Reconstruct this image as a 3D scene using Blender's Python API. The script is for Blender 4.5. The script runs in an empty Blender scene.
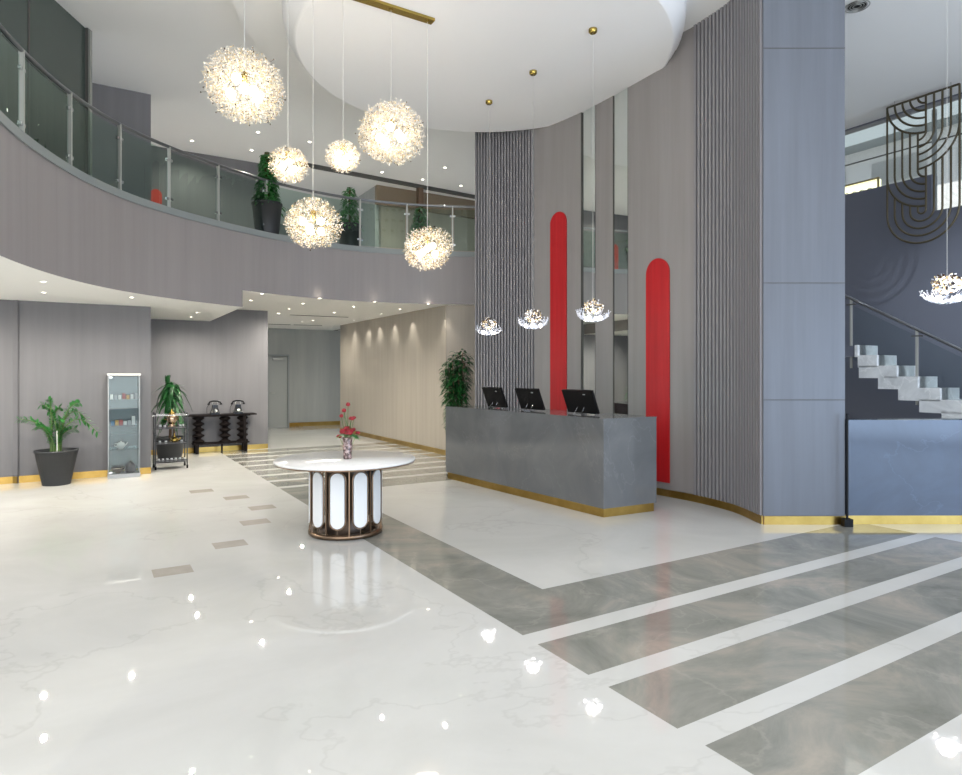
import bpy, math, random
from math import pi, sin, cos, sqrt
from mathutils import Vector, Matrix
S = bpy.context.scene
COL = S.collection
H0, F, CX, CAMZ = 373.5, 644.0, 481.0, 1.6
UA = math.radians(31.28)                      # the building grid is turned 31.28 degrees
V = Vector((cos(UA), sin(UA), 0)); U = Vector((-sin(UA), cos(UA), 0))

def st(s, t, z=0): return V*s + U*t + Vector((0, 0, z))
def ray_line(px, p, d):
    """where the sight line over column px crosses the plan line p + k d"""
    m = (px-CX)/F
    k = (m*p[1]-p[0])/(d[0]-m*d[1])
    return Vector((p[0]+k*d[0], p[1]+k*d[1], 0))
def on_plane(px, py, z):
    Y = F*(z-CAMZ)/(H0-py)
    return Vector(((px-CX)/F*Y, Y, z))

# ------------------------------------------------------------------ materials
def lin(c):
    return tuple(((x/12.92) if x <= .04045 else ((x+.055)/1.055)**2.4) for x in c)
def hexc(h): return lin(tuple(int(h[i:i+2], 16)/255 for i in (0, 2, 4)))
def mat(name, col='808080', rough=.5, metal=0, emit=0, ecol=None, spec=.5, coat=0, trans=0, sub=0):
    m = bpy.data.materials.new(name); m.use_nodes = True
    b = m.node_tree.nodes['Principled BSDF']
    c = hexc(col)
    b.inputs['Base Color'].default_value = (*c, 1)
    b.inputs['Roughness'].default_value = rough
    b.inputs['Metallic'].default_value = metal
    b.inputs['Specular IOR Level'].default_value = spec
    b.inputs['Coat Weight'].default_value = coat
    b.inputs['Transmission Weight'].default_value = trans
    if emit:
        b.inputs['Emission Color'].default_value = (*(hexc(ecol) if ecol else c), 1)
        b.inputs['Emission Strength'].default_value = emit
    return m
def nodes(m): return m.node_tree.nodes, m.node_tree.links, m.node_tree.nodes['Principled BSDF']
def vary(m, c1, c2, scale=(1, 1, 1), nscale=4, detail=6, rough=.6, distort=0, lo=.3, hi=.7, mid=None, bump=0):
    """noise colour variation in object space"""
    n, l, b = nodes(m)
    tc = n.new('ShaderNodeTexCoord'); mp = n.new('ShaderNodeMapping')
    mp.inputs['Scale'].default_value = scale
    mp.inputs['Rotation'].default_value = (0, 0, -UA)
    nz = n.new('ShaderNodeTexNoise'); nz.inputs['Scale'].default_value = nscale
    nz.inputs['Detail'].default_value = detail; nz.inputs['Roughness'].default_value = rough
    nz.inputs['Distortion'].default_value = distort
    cr = n.new('ShaderNodeValToRGB')
    cr.color_ramp.elements[0].position = lo; cr.color_ramp.elements[0].color = (*hexc(c1), 1)
    cr.color_ramp.elements[1].position = hi; cr.color_ramp.elements[1].color = (*hexc(c2), 1)
    if mid:
        e = cr.color_ramp.elements.new((lo+hi)/2); e.color = (*hexc(mid), 1)
    l.new(tc.outputs['Object'], mp.inputs[0]); l.new(mp.outputs[0], nz.inputs['Vector'])
    l.new(nz.outputs['Fac'], cr.inputs[0]); l.new(cr.outputs[0], b.inputs['Base Color'])
    if bump:
        bp = n.new('ShaderNodeBump'); bp.inputs['Strength'].default_value = bump; bp.inputs['Distance'].default_value = .01
        l.new(nz.outputs['Fac'], bp.inputs['Height']); l.new(bp.outputs[0], b.inputs['Normal'])
    return m
def veins(m, vein, scale=.6, amt=.5, width=.02, wob=.35):
    """thin marble veins over the colour already linked"""
    n, l, b = nodes(m)
    src = b.inputs['Base Color'].links[0].from_socket
    tc = n.new('ShaderNodeTexCoord')
    nz = n.new('ShaderNodeTexNoise'); nz.inputs['Scale'].default_value = scale; nz.inputs['Detail'].default_value = 7
    nz.inputs['Roughness'].default_value = .55; nz.inputs['Distortion'].default_value = wob
    l.new(tc.outputs['Object'], nz.inputs['Vector'])
    s = n.new('ShaderNodeMath'); s.operation = 'SUBTRACT'; s.inputs[1].default_value = .5
    a = n.new('ShaderNodeMath'); a.operation = 'ABSOLUTE'
    mr = n.new('ShaderNodeMapRange'); mr.inputs['From Min'].default_value = 0; mr.inputs['From Max'].default_value = width
    mr.inputs['To Min'].default_value = amt; mr.inputs['To Max'].default_value = 0
    l.new(nz.outputs['Fac'], s.inputs[0]); l.new(s.outputs[0], a.inputs[0]); l.new(a.outputs[0], mr.inputs['Value'])
    mx = n.new('ShaderNodeMix'); mx.data_type = 'RGBA'
    l.new(mr.outputs[0], mx.inputs[0]); l.new(src, mx.inputs[6]); mx.inputs[7].default_value = (*hexc(vein), 1)
    l.new(mx.outputs[2], b.inputs['Base Color'])
    return m
def glass(name, tint='dfe9e4', refl=.08, gl='ffffff'):
    """thin architectural pane: tinted see-through with a fresnel reflection"""
    m = bpy.data.materials.new(name); m.use_nodes = True
    n, l = m.node_tree.nodes, m.node_tree.links
    n.remove(n['Principled BSDF'])
    t = n.new('ShaderNodeBsdfTransparent'); t.inputs[0].default_value = (*hexc(tint), 1)
    g = n.new('ShaderNodeBsdfGlossy'); g.inputs['Roughness'].default_value = .01; g.inputs[0].default_value = (*hexc(gl), 1)
    f = n.new('ShaderNodeFresnel'); f.inputs[0].default_value = 1.5
    ad = n.new('ShaderNodeMath'); ad.operation = 'MULTIPLY'; ad.inputs[1].default_value = refl/.04
    ad.use_clamp = True
    mx = n.new('ShaderNodeMixShader')
    l.new(f.outputs[0], ad.inputs[0]); l.new(ad.outputs[0], mx.inputs[0])
    l.new(t.outputs[0], mx.inputs[1]); l.new(g.outputs[0], mx.inputs[2])
    l.new(mx.outputs[0], n['Material Output'].inputs[0])
    return m
def translucent(name, col, t=.6, rough=.3):
    m = bpy.data.materials.new(name); m.use_nodes = True
    n, l = m.node_tree.nodes, m.node_tree.links
    b = n['Principled BSDF']; b.inputs['Base Color'].default_value = (*hexc(col), 1); b.inputs['Roughness'].default_value = rough
    tr = n.new('ShaderNodeBsdfTranslucent'); tr.inputs[0].default_value = (*hexc(col), 1)
    mx = n.new('ShaderNodeMixShader'); mx.inputs[0].default_value = t
    l.new(b.outputs[0], mx.inputs[1]); l.new(tr.outputs[0], mx.inputs[2]); l.new(mx.outputs[0], n['Material Output'].inputs[0])
    return m

M = {}
M['white_marble'] = veins(vary(mat('white_marble', rough=.018, spec=.5), 'c3c2bd', 'd3d2ce', nscale=.7, detail=8, distort=.6), 'a5a39d', scale=.28, amt=.22, width=.004)
M['grey_marble'] = veins(vary(mat('grey_marble', rough=.03, spec=.55), '75766f', 'aca396', nscale=1.0, detail=11, rough=.68, distort=1.4, mid='8f8e86'), 'bab6ab', scale=.9, amt=.18, width=.01)
M['tan_tile'] = vary(mat('tan_tile', rough=.08), 'a8a298', 'b6b0a6', nscale=5)
M['desk_marble'] = veins(vary(mat('desk_marble', rough=.09, spec=.55), '595b5d', '696b6d', nscale=1.6, detail=9, distort=.8), '84878a', scale=.8, amt=.22, width=.004)
M['parapet_marble'] = veins(vary(mat('parapet_marble', rough=.12, spec=.5), '353c4a', '414a5c', nscale=1.2, detail=9, distort=.8), '59647a', scale=.8, amt=.25, width=.005)
M['wood_grey'] = vary(mat('wood_grey', rough=.5, spec=.3), '928d8d', '999494', scale=(5, 5, .22), nscale=1.6, detail=6, rough=.6)
M['wood_dark'] = vary(mat('wood_dark', rough=.5, spec=.3), '6d6c6e', '757476', scale=(5, 5, .22), nscale=1.6, detail=6)
M['wood_beige'] = vary(mat('wood_beige', rough=.45, spec=.3), '979085', 'a29a8e', scale=(5, 5, .22), nscale=1.6, detail=6)
M['wood_beige2'] = vary(mat('wood_beige2', rough=.45, spec=.3), '938c82', 'a1988c', scale=(5, 5, .22), nscale=1.6, detail=6)
M['panel_grey'] = vary(mat('panel_grey', rough=.42, spec=.3), '858180', '8f8b8a', scale=(5, 5, .25), nscale=1.3, detail=5)
M['rib_grey'] = mat('rib_grey', '858386', .4, spec=.4)
M['rib_gap'] = mat('rib_gap', '363435', .6)
M['column_blue'] = vary(mat('column_blue', rough=.35, spec=.35), '63676f', '6d727b', scale=(5, 5, .25), nscale=1.3, detail=5)
M['ceil'] = mat('ceil', 'efefee', .8, spec=.2)
M['disc'] = mat('disc', 'f8f8f8', .7, spec=.2)
M['soffit'] = mat('soffit', 'f8f7f3', .8, spec=.2)
M['coping'] = mat('coping', '8b9191', .35)
M['brass'] = vary(mat('brass', rough=.3, metal=1), '9a7b3c', 'bd9c58', nscale=3)
M['gold'] = mat('gold', 'ac9550', .25, 1)
M['bronze'] = mat('bronze', '8a7460', .28, 1)
M['bronze_dark'] = mat('bronze_dark', '6a5c50', .35, .9)
M['ornament'] = mat('ornament', '4d4634', .45, .3)
M['steel'] = mat('steel', 'a9aaa6', .35, .65)
M['rail_steel'] = mat('rail_steel', '85878a', .28, .85)
M['post_steel'] = mat('post_steel', 'b9bab4', .35, .4)
M['dark_metal'] = mat('dark_metal', '4c4e50', .35, .6)
M['chrome'] = mat('chrome', 'd0d2d4', .1, 1)
M['black'] = mat('black', '0b0b0c', .5, spec=.2)
M['black_gloss'] = mat('black_gloss', '0b0c0e', .3, spec=.35)
M['dark_wood'] = mat('dark_wood', '150f0e', .6, spec=.15)
M['red'] = vary(mat('red', rough=.45), 'a20e15', 'b6171e', scale=(8, 8, .4), nscale=2)
M['mirror'] = mat('mirror', 'e6ece9', .02, 1)
M['rail_glass'] = glass('rail_glass', 'cfe0d8', .05, 'dfeee8')
M['stair_glass'] = glass('stair_glass', 'e9f0ef', .04)
M['cabinet_glass'] = glass('cabinet_glass', 'e6f0f0', .045)
M['window_glass'] = glass('window_glass', 'f7f9f9', .06)
M['dark_glass'] = mat('dark_glass', '48524d', .1, spec=.5)
M['white_panel'] = mat('white_panel', 'e6e9eb', .45)
M['table_top'] = veins(vary(mat('table_top', rough=.15), 'e6e6e4', 'efeeec', nscale=2), 'cfccc8', scale=1.2, amt=.3, width=.01)
M['stair'] = veins(vary(mat('stair', rough=.25), 'bcc0c3', 'dfe2e4', nscale=3, distort=.6), 'f2f4f5', scale=1.5, amt=.4, width=.02)
M['dark_wall'] = mat('dark_wall', '646874', .5)
M['far_wall'] = vary(mat('far_wall', rough=.5), '979b99', 'a4a7a4', scale=(4, 4, .3), nscale=1.3)
M['leaf'] = vary(translucent('leaf', '2c6b33', .25), '25602f', '4c9a4a', nscale=9)
M['leaf_dark'] = vary(translucent('leaf_dark', '1f5227', .2), '143d1f', '2d6d34', nscale=9)
M['stem'] = mat('stem', '55703a', .6)
M['trunk'] = mat('trunk', '5b4632', .8)
M['soil'] = mat('soil', '2c241d', .9)
M['pot'] = mat('pot', '2a2c2f', .5)
M['petal_w'] = translucent('petal_w', 'fffaf2', .5)
M['petal_g'] = translucent('petal_g', 'e8cf9c', .35, .25)
M['petal_d'] = mat('petal_d', '4a3a2a', .3, .8)
M['crystal'] = translucent('crystal', 'f4f7ff', .5, .1)
M['bulb_warm'] = mat('bulb_warm', 'ffffff', .3, emit=16, ecol='fff0d8')
M['bulb_cool'] = mat('bulb_cool', 'ffffff', .3, emit=22, ecol='fff9f2')
M['cable'] = mat('cable', 'cfcfca', .4)
M['downlight'] = mat('downlight', 'ffffff', .3, emit=14, ecol='fff3dc')
M['dl_ring'] = mat('dl_ring', 'f0efea', .4)
M['slot'] = mat('slot', '4d4c49', .7)
M['screen'] = mat('screen', '0f2022', .2, emit=2.4, ecol='a8ecec')
M['vase'] = vary(mat('vase', rough=.12, spec=.8, coat=.5), '2b1f1f', 'b39c98', nscale=26, detail=3, lo=.35, hi=.62, mid='5d4442')
M['flower'] = vary(mat('flower', rough=.5), '650f18', 'a81f30', nscale=30)
M['sign_lit'] = mat('sign_lit', 'f0ecc8', .4, emit=1.6, ecol='f3eec4')
M['ext_wall'] = mat('ext_wall', 'f2f2ee', .7)
M['ext_dark'] = mat('ext_dark', '9aa4a6', .7)
M['white_item'] = mat('white_item', 'e9e7e2', .4)
M['item_red'] = mat('item_red', 'b5473c', .4)
M['item_yellow'] = mat('item_yellow', 'd6a440', .4)
M['item_blue'] = mat('item_blue', '4d7fa6', .4)
M['item_grey'] = mat('item_grey', 'a9adaf', .4)
M['item_dark'] = mat('item_dark', '2b2a2c', .4)
M['copper'] = mat('copper', 'bfa58c', .22, 1)
M['door'] = mat('door', '9a9e9c', .5)
M['brown'] = mat('brown', '7d6f5c', .6)
M['post_brown'] = mat('post_brown', '5f4a38', .6)
M['moss'] = mat('moss', '4b4a2c', .9)

# ------------------------------------------------------------------ mesh builder
class MB:
    def __init__(s): s.v = []; s.f = []; s.mi = []; s.cur = 0; s.smooth = []
    def add(s, vs, fs, sm=False):
        o = len(s.v); s.v += [tuple(x) for x in vs]
        for f in fs: s.f.append([i+o for i in f]); s.mi.append(s.cur); s.smooth.append(sm)
        return s
    def m(s, i): s.cur = i; return s
    def box(s, c, sz, rz=0, mtx=None):
        x, y, z = sz[0]/2, sz[1]/2, sz[2]/2
        vs = [Vector((a, b, d)) for a in (-x, x) for b in (-y, y) for d in (-z, z)]
        R = mtx if mtx is not None else Matrix.Rotation(rz, 3, 'Z')
        vs = [R @ v + Vector(c) for v in vs]
        return s.add(vs, [(0, 1, 3, 2), (4, 6, 7, 5), (0, 4, 5, 1), (2, 3, 7, 6), (0, 2, 6, 4), (1, 5, 7, 3)])
    def prism(s, poly, z0, z1, top=None, bot=None):
        n = len(poly)
        a = sum(poly[i][0]*poly[(i+1) % n][1]-poly[(i+1) % n][0]*poly[i][1] for i in range(n))
        if a < 0: poly = poly[::-1]
        vs = [(p[0], p[1], z0) for p in poly]+[(p[0], p[1], z1) for p in poly]
        s.add(vs, [(i, (i+1) % n, (i+1) % n+n, i+n) for i in range(n)])
        c = s.cur
        if bot is not None: s.cur = bot
        s.add(vs[:n], [tuple(range(n))[::-1]])
        s.cur = c if top is None else top
        s.add(vs[n:], [tuple(range(n))])
        s.cur = c
        return s
    def tube(s, pts, r, n=8, cap=True, closed=False):
        pts = [Vector(p) for p in pts]; N = len(pts)
        rr = r if hasattr(r, '__len__') else [r]*N
        ref = None; vs = []
        for i, p in enumerate(pts):
            if closed: d = pts[(i+1) % N]-pts[i-1]
            else: d = pts[min(i+1, N-1)]-pts[max(i-1, 0)]
            d.normalize()
            if ref is None: ref = Vector((0, 0, 1)) if abs(d.z) < .9 else Vector((1, 0, 0))
            a = d.cross(ref).normalized(); b = d.cross(a).normalized(); ref = -b if False else ref
            for k in range(n):
                t = 2*pi*k/n
                vs.append(p+(a*cos(t)+b*sin(t))*rr[i])
        fs = []
        for i in range(N if closed else N-1):
            j = (i+1) % N
            for k in range(n): fs.append((i*n+k, i*n+(k+1) % n, j*n+(k+1) % n, j*n+k))
        s.add(vs, fs, True)
        if cap and not closed:
            s.add(vs[:n], [tuple(range(n))[::-1]]); s.add(vs[-n:], [tuple(range(n))])
        return s
    def lathe(s, prof, c=(0, 0, 0), n=24, sm=True, cap=True):
        c = Vector(c); vs = []
        for r, z in prof:
            for k in range(n):
                t = 2*pi*k/n; vs.append((c.x+r*cos(t), c.y+r*sin(t), c.z+z))
        fs = []
        for i in range(len(prof)-1):
            for k in range(n): fs.append((i*n+k, i*n+(k+1) % n, (i+1)*n+(k+1) % n, (i+1)*n+k))
        s.add(vs, fs, sm)
        if cap:
            if prof[0][0] > 1e-4: s.add(vs[:n], [tuple(range(n))[::-1]])
            if prof[-1][0] > 1e-4: s.add(vs[-n:], [tuple(range(n))])
        return s
    def ball(s, c, r, n=10, sz=1):
        k = max(4, n//2)
        return s.lathe([(max(1e-5, r*sin(pi*i/k)), -r*sz*cos(pi*i/k)) for i in range(k+1)], c, n, cap=False)
    def build(s, name, mats, parent=None, loc=None, rz=None):
        me = bpy.data.meshes.new(name)
        me.from_pydata(s.v, [], s.f)
        for mm in (mats if isinstance(mats, (list, tuple)) else [mats]):
            me.materials.append(M[mm])
        me.polygons.foreach_set('material_index', s.mi)
        me.polygons.foreach_set('use_smooth', s.smooth)
        me.update()
        o = bpy.data.objects.new(name, me); COL.objects.link(o)
        if parent: o.parent = parent
        if loc is not None: o.location = loc
        if rz is not None: o.rotation_euler = (0, 0, rz)
        return o
def tag(o, label=None, cat=None, group=None, kind=None):
    if label: o['label'] = label
    if cat: o['category'] = cat
    if group: o['group'] = group
    if kind: o['kind'] = kind
    return o
def thing(name, label, cat, loc=(0, 0, 0), rz=0, group=None):
    o = bpy.data.objects.new(name, None); COL.objects.link(o)
    o.location = loc; o.rotation_euler = (0, 0, rz); o.empty_display_size = .1
    return tag(o, label, cat, group)
def struct(o): o['kind'] = 'structure'; return o
def copy_tree(o, parent=None):
    c = o.copy(); COL.objects.link(c); c.parent = parent
    for ch in list(o.children): copy_tree(ch, c)
    return c
def lamp(name, kind, loc, energy, color=(1, 1, 1), rad=.05, spot=None, blend=.6, to=None, size=None):
    l = bpy.data.lights.new(name, kind); l.energy = energy; l.color = color
    if kind == 'AREA': l.shape = 'RECTANGLE'; l.size, l.size_y = size
    else: l.shadow_soft_size = rad
    if spot: l.spot_size = math.radians(spot); l.spot_blend = blend
    o = bpy.data.objects.new(name, l); COL.objects.link(o); o.location = loc
    if to is not None: o.rotation_euler = (Vector(to)-Vector(loc)).to_track_quat('-Z', 'Y').to_euler()
    return o
def catmull(P, n=10):
    P = [Vector(p) for p in P]; Q = [P[0]*2-P[1]]+P+[P[-1]*2-P[-2]]; out = []
    for i in range(1, len(Q)-2):
        a, b, c, d = Q[i-1:i+3]
        for k in range(n):
            t = k/n
            out.append(.5*((2*b)+(c-a)*t+(2*a-5*b+4*c-d)*t*t+(3*b-a-3*c+d)*t**3))
    out.append(P[-1]); return out

CEIL, MEZ, LOW, HIGH = 6.07, 3.95, 2.67, 2.94
# ------------------------------------------------------------------ floor
tiles = [(.574, 5.76), (1.124, 6.385), (1.523, 7.195), (1.759, 7.93), (1.615, 8.74), (1.30, 9.47)]
sl = {-13., 17., 2.262, 2.87, 7.07}; tl = {-13., 24., 3.845, 3.232, 8.5}
bands = []                                     # grey bands across, as (t0, t1)
bands.append((3.232, 3.845))
t = 3.232
for k in range(3):
    bands.append((t-.153-.453, t-.153)); t -= .606
bands.append((8.5, 9.11)); t = 9.11
for k in range(8):
    bands.append((t+.153, t+.606)); t += .606
for a, b in bands: tl |= {a, b}
for a, b in tiles: sl |= {a-.145, a+.145}; tl |= {b-.12, b+.12}
sl = sorted(sl); tl = sorted(tl)
fl = MB()
def floor_mat(s, t):
    if 2.262 < s < 7.07:
        for a, b in bands:
            if a < t < b: return 1
        if s < 2.87 and 3.232 < t < 9.11: return 1
    for a, b in tiles:
        if abs(s-a) < .145 and abs(t-b) < .12: return 2
    return 0
for i in range(len(sl)-1):
    for j in range(len(tl)-1):
        fl.m(floor_mat((sl[i]+sl[i+1])/2, (tl[j]+tl[j+1])/2))
        fl.add([st(sl[i], tl[j]), st(sl[i+1], tl[j]), st(sl[i+1], tl[j+1]), st(sl[i], tl[j+1])], [(0, 1, 2, 3)])
struct(fl.build('floor', ['white_marble', 'grey_marble', 'tan_tile']))

# ------------------------------------------------------------------ ceilings
RPc = Vector((6.68, 11.82, 0))+V*.2
c = MB(); c.prism([(-10, -4), (RPc-U*18).xy, (RPc+U*12).xy, (-10, 22)], CEIL, CEIL+.15)
struct(c.build('ceiling', 'ceil'))
DC = (0, 8.15); DD_ = (.04, 8.33)
c = MB(); c.lathe([(2.97, 5.94), (2.97, CEIL)], (DC[0], DC[1], 0), 96)
struct(c.build('ceiling_ring', 'ceil'))
c = MB(); c.lathe([(2.34, 5.60), (2.37, 5.61), (2.385, 5.66), (2.42, 5.68), (2.435, 5.74), (2.47, 5.76), (2.485, 5.83), (2.50, 5.94)], (DD_[0], DD_[1], 0), 96)
struct(c.build('ceiling_disc', 'disc'))

# ------------------------------------------------------------------ balcony
front = catmull([(-3.3, 4.0, 0), (-3.95, 4.9, 0), (-4.36, 5.84, 0), (-4.60, 6.8, 0), (-4.69, 7.7, 0), (-4.62, 8.5, 0), (-4.40, 9.25, 0), (-4.10, 9.9, 0), (-3.84, 10.37, 0),
                 (-3.45, 10.95, 0), (-3.02, 11.4, 0), (-2.45, 11.85, 0), (-1.86, 12.15, 0), (-1.0, 12.42, 0), (-.1, 12.52, 0), (.6, 12.5, 0)], 8)
kink = min(range(len(front)), key=lambda i: (front[i]-Vector((-3.84, 10.37, 0))).length)
kp = front[kink]; kb = kp+U*12
b = MB().m(0)
pa = [tuple(p) for p in front[:kink+1]]+[tuple(kb), (-12, 20), (-12, 4.0)]
b.prism(pa, LOW, MEZ, top=1, bot=1)
pb = [tuple(p) for p in front[kink:]]+[(.6, 22), tuple(kb)]
b.prism(pb, HIGH, MEZ, top=1, bot=1)
struct(b.build('balcony_slab', ['wood_grey', 'soffit']))
def offset(poly, d):
    out = []
    for i, p in enumerate(poly):
        t = (poly[min(i+1, len(poly)-1)]-poly[max(i-1, 0)]).normalized()
        out.append(p+Vector((t.y, -t.x, 0))*d)          # towards the lobby
    return out
fo, fi = offset(front, .025), offset(front, -.22)
b = MB()
for i in range(len(front)-1):
    a0, a1, c1, c0 = fo[i], fo[i+1], fi[i+1], fi[i]
    vs = [(*p.xy, z) for z in (MEZ-.085, MEZ+.012) for p in (a0, a1, c1, c0)]
    b.add(vs, [(0, 1, 2, 3)[::-1], (4, 5, 6, 7), (0, 4, 5, 1)[::-1], (2, 3, 7, 6)])
struct(b.build('trim_1', 'coping'))

# ------------------------------------------------------------------ walls (left)
def wall(name, p, d, k0, k1, z0, z1, m, th=.2, side=1, base=True, bh=.1):
    p = Vector((p[0], p[1], 0)); d = Vector((d[0], d[1], 0)).normalized(); n = Vector((d.y, -d.x, 0))*side   # n: towards viewer
    a, e = p+d*k0, p+d*k1
    poly = [a, e, e-n*th, a-n*th]
    o = struct(MB().prism([q.xy for q in poly], z0, z1).build(name, m))
    if base:
        g = MB().prism([q.xy for q in (a+n*.012, e+n*.012, e, a)], 0, bh)
        struct(g.build('baseboard_'+name.replace('wall_', ''), 'brass'))
    return o
_w = ray_line(19.5, (-5.29, 10.32), V)
wall('wall_left_end', (_w.x, _w.y-.04), (1, 0), -4, 0, 0, LOW, 'wood_dark', .3)
wall('wall_left_front', (-5.29, 10.32), V, -3.2, 0, 0, CEIL, 'wood_dark', .25)
P3 = ray_line(267.8, (-6.1, 12.85), V)
wall('wall_left_recess', P3, V, -4.2, 0, 0, CEIL, 'wood_dark', .25)
wall('wall_far', (-5.8, 19.3), V, -2.5, 6.0, 0, CEIL, 'far_wall', .25, bh=.12)
# corridor wall in pale wood
pq = Vector((-.72, 12.66, 0))
pe, pf = ray_line(446, pq, U), ray_line(340.3, pq, U)
pr = Vector((.6, 12.62, 0))
struct(MB().prism([pe.xy, pf.xy, (pf+V*.25).xy, (pe+V*.25).xy], 0, HIGH).build('wall_corridor', 'wood_beige'))
struct(MB().prism([(pe+V*.01).xy, pr.xy, (pr+Vector((0, .3, 0))).xy, (pe+V*.1+U*.2).xy], 0, HIGH).build('wall_corridor_end', 'wood_beige2'))
struct(MB().prism([(pe-V*.012).xy, (pf-V*.012).xy, pf.xy, pe.xy], 0, .1).build('baseboard_corridor', 'brass'))
# door in the far wall
fw = Vector((-5.8, 19.3, 0)); nF = -U
d0, d1 = ray_line(268.5, fw, V), ray_line(286.5, fw, V)
dm = (d0+d1)/2; dw = (d1-d0).length
door = MB()
door.box((0, 0, 1.05), (dw, .05, 2.1))
do = struct(door.build('door_1', 'door', loc=dm+nF*.05, rz=UA))
fr = MB()
fr.box((dw/2+.03, -.02, 1.08), (.05, .08, 2.16)); fr.box((-dw/2-.03, -.02, 1.08), (.05, .08, 2.16)); fr.box((0, -.02, 2.14), (dw+.1, .08, .05))
fr.build('door_frame', 'coping', do)
MB().box((dw/2-.28, -.06, 2.02), (.3, .06, .06)).build('door_closer', 'steel', do)
MB().box((-dw/2+.1, -.06, 1.02), (.12, .04, .03)).build('door_handle', 'steel', do)

# upper floor: dark glass room front, back walls, posts
a, e = Vector((-5.0, 4.2, 0)), Vector((-5.12, 8.33, 0))
gd = (e-a).normalized()
gp = MB().prism([a.xy, e.xy, (e+Vector((-.12, 0, 0))).xy, (a+Vector((-.12, 0, 0))).xy], MEZ, CEIL)
gpo = struct(gp.build('window_1', 'dark_glass'))
fr = MB()
sm = ray_line(28.5, a, gd)
fr.box((sm.x+.003, sm.y, (MEZ+CEIL)/2), (.012, .03, CEIL-MEZ))
fr.box((e.x, e.y+.03, (MEZ+CEIL)/2), (.07, .07, CEIL-MEZ)); 
fr.build('window_frame', 'slot', gpo)
MB().box((e.x+.045, e.y+.035, (MEZ+CEIL)/2), (.02, .05, CEIL-MEZ-.02)).build('edge_strip', 'steel', gpo)
mb = Vector((-2.53, 15.35, 0))
wall('wall_upper_back', mb+V*.1, V, 0, 4.0, MEZ, CEIL, 'wood_beige', .2, base=False)
o = struct(MB().prism([(mb-U*.12).xy, (mb-U*.12+V*4).xy, (mb+V*4).xy, mb.xy], 5.62, CEIL).build('trim_2', 'brown'))
ws = MB().prism([mb.xy, (mb+V*.15).xy, (mb+V*.15+U*4).xy, (mb+U*4).xy], MEZ, CEIL)
struct(ws.build('wall_upper_side', 'far_wall'))
q0, q1 = Vector((-4.35, 13.2, 0)), Vector((.4, 16.5, 0))
dd = (q1-q0).normalized(); nn = Vector((dd.y, -dd.x, 0))
struct(MB().prism([q0.xy, q1.xy, (q1-nn*.10).xy, (q0-nn*.10).xy], CEIL-.07, CEIL+.01).build('trim_3', 'slot'))
pp = ray_line(419.5, q0, dd)
struct(MB().box((pp.x, pp.y+.1, (MEZ+CEIL)/2), (.13, .13, CEIL-MEZ), UA).build('pillar', 'post_brown'))

# glass railing on the balcony
def cross_curve(px, curve):
    m = (px-CX)/F
    for i in range(len(curve)-1):
        f0, f1 = curve[i].x-m*curve[i].y, curve[i+1].x-m*curve[i+1].y
        if f0 <= 0 < f1 or f1 <= 0 < f0:
            t = f0/(f0-f1); 
            if curve[i].y > 5.0 or px < -20: return i+t
    return None
rl = offset(front, -.09)
def at_i(c, f):
    i = min(int(f), len(c)-2); return c[i].lerp(c[i+1], f-i)
rail = thing('glass_railing', 'steel and green glass railing curving along the edge of the upper balcony', 'railing')
RZ = 4.86
MB().tube([(p.x, p.y, RZ) for p in rl], .024, 10).build('handrail', 'rail_steel', rail)
pxs = [21.7, 69.7, 119.5, 169, 218, 266, 313, 360, 407, 452.6]
fs = [cross_curve(p, rl) for p in pxs]
fs = [1.0, 9.0]+fs+[fs[-1]+9]
for f in fs:
    p = at_i(rl, f); q = at_i(rl, f+.05); dr = (q-p).normalized(); ang = math.atan2(dr.y, dr.x)
    po = MB().box((0, 0, (RZ-MEZ)/2), (.022, .05, RZ-MEZ)).build('post', 'post_steel', rail, (p.x, p.y, MEZ), ang)
    for z in (.16, .72):
        for x in (.03, -.03): MB().box((x, .0, z), (.05, .03, .035)).build('glass_clamp', 'chrome', po)
for a, e in zip(fs[:-1], fs[1:]):
    n = 6; g = MB(); L = []
    for k in range(n+1):
        f = a+(e-a)*(.03+.94*k/n); p = at_i(rl, f); L.append(p)
    for k in range(n):
        p, q = L[k], L[k+1]
        g.add([(p.x, p.y, MEZ+.05), (q.x, q.y, MEZ+.05), (q.x, q.y, RZ-.06), (p.x, p.y, RZ-.06)], [(0, 1, 2, 3)])
    g.build('glass_pane', 'rail_glass', rail)

# red arch-topped board on the upper wall
def arch_board(name, w, h, th, m, n=14):
    b = MB(); r = w/2; pts = [(-r, 0), (r, 0)]+[(r*cos(pi*k/n), h-r+r*sin(pi*k/n)) for k in range(n+1)]
    N = len(pts)
    vs = [(x, -th, z) for x, z in pts]+[(x, 0, z) for x, z in pts]
    b.add(vs, [tuple(range(N)), tuple(range(N, 2*N))[::-1]]+[(i, i+N, (i+1) % N+N, (i+1) % N) for i in range(N)])
    return b
ra = ray_line(155.8, P3, V)
M['orange_red'] = mat('orange_red', 'b8392c', .5)
o = arch_board('x', .21, 1.25, .03, 'red').build('arch_panel', 'orange_red', loc=ra-U*.001+Vector((0, 0, MEZ+.02)), rz=UA)
tag(o, 'small orange-red arch-topped panel on the dark wall of the upper balcony', 'wall panel')

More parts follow.
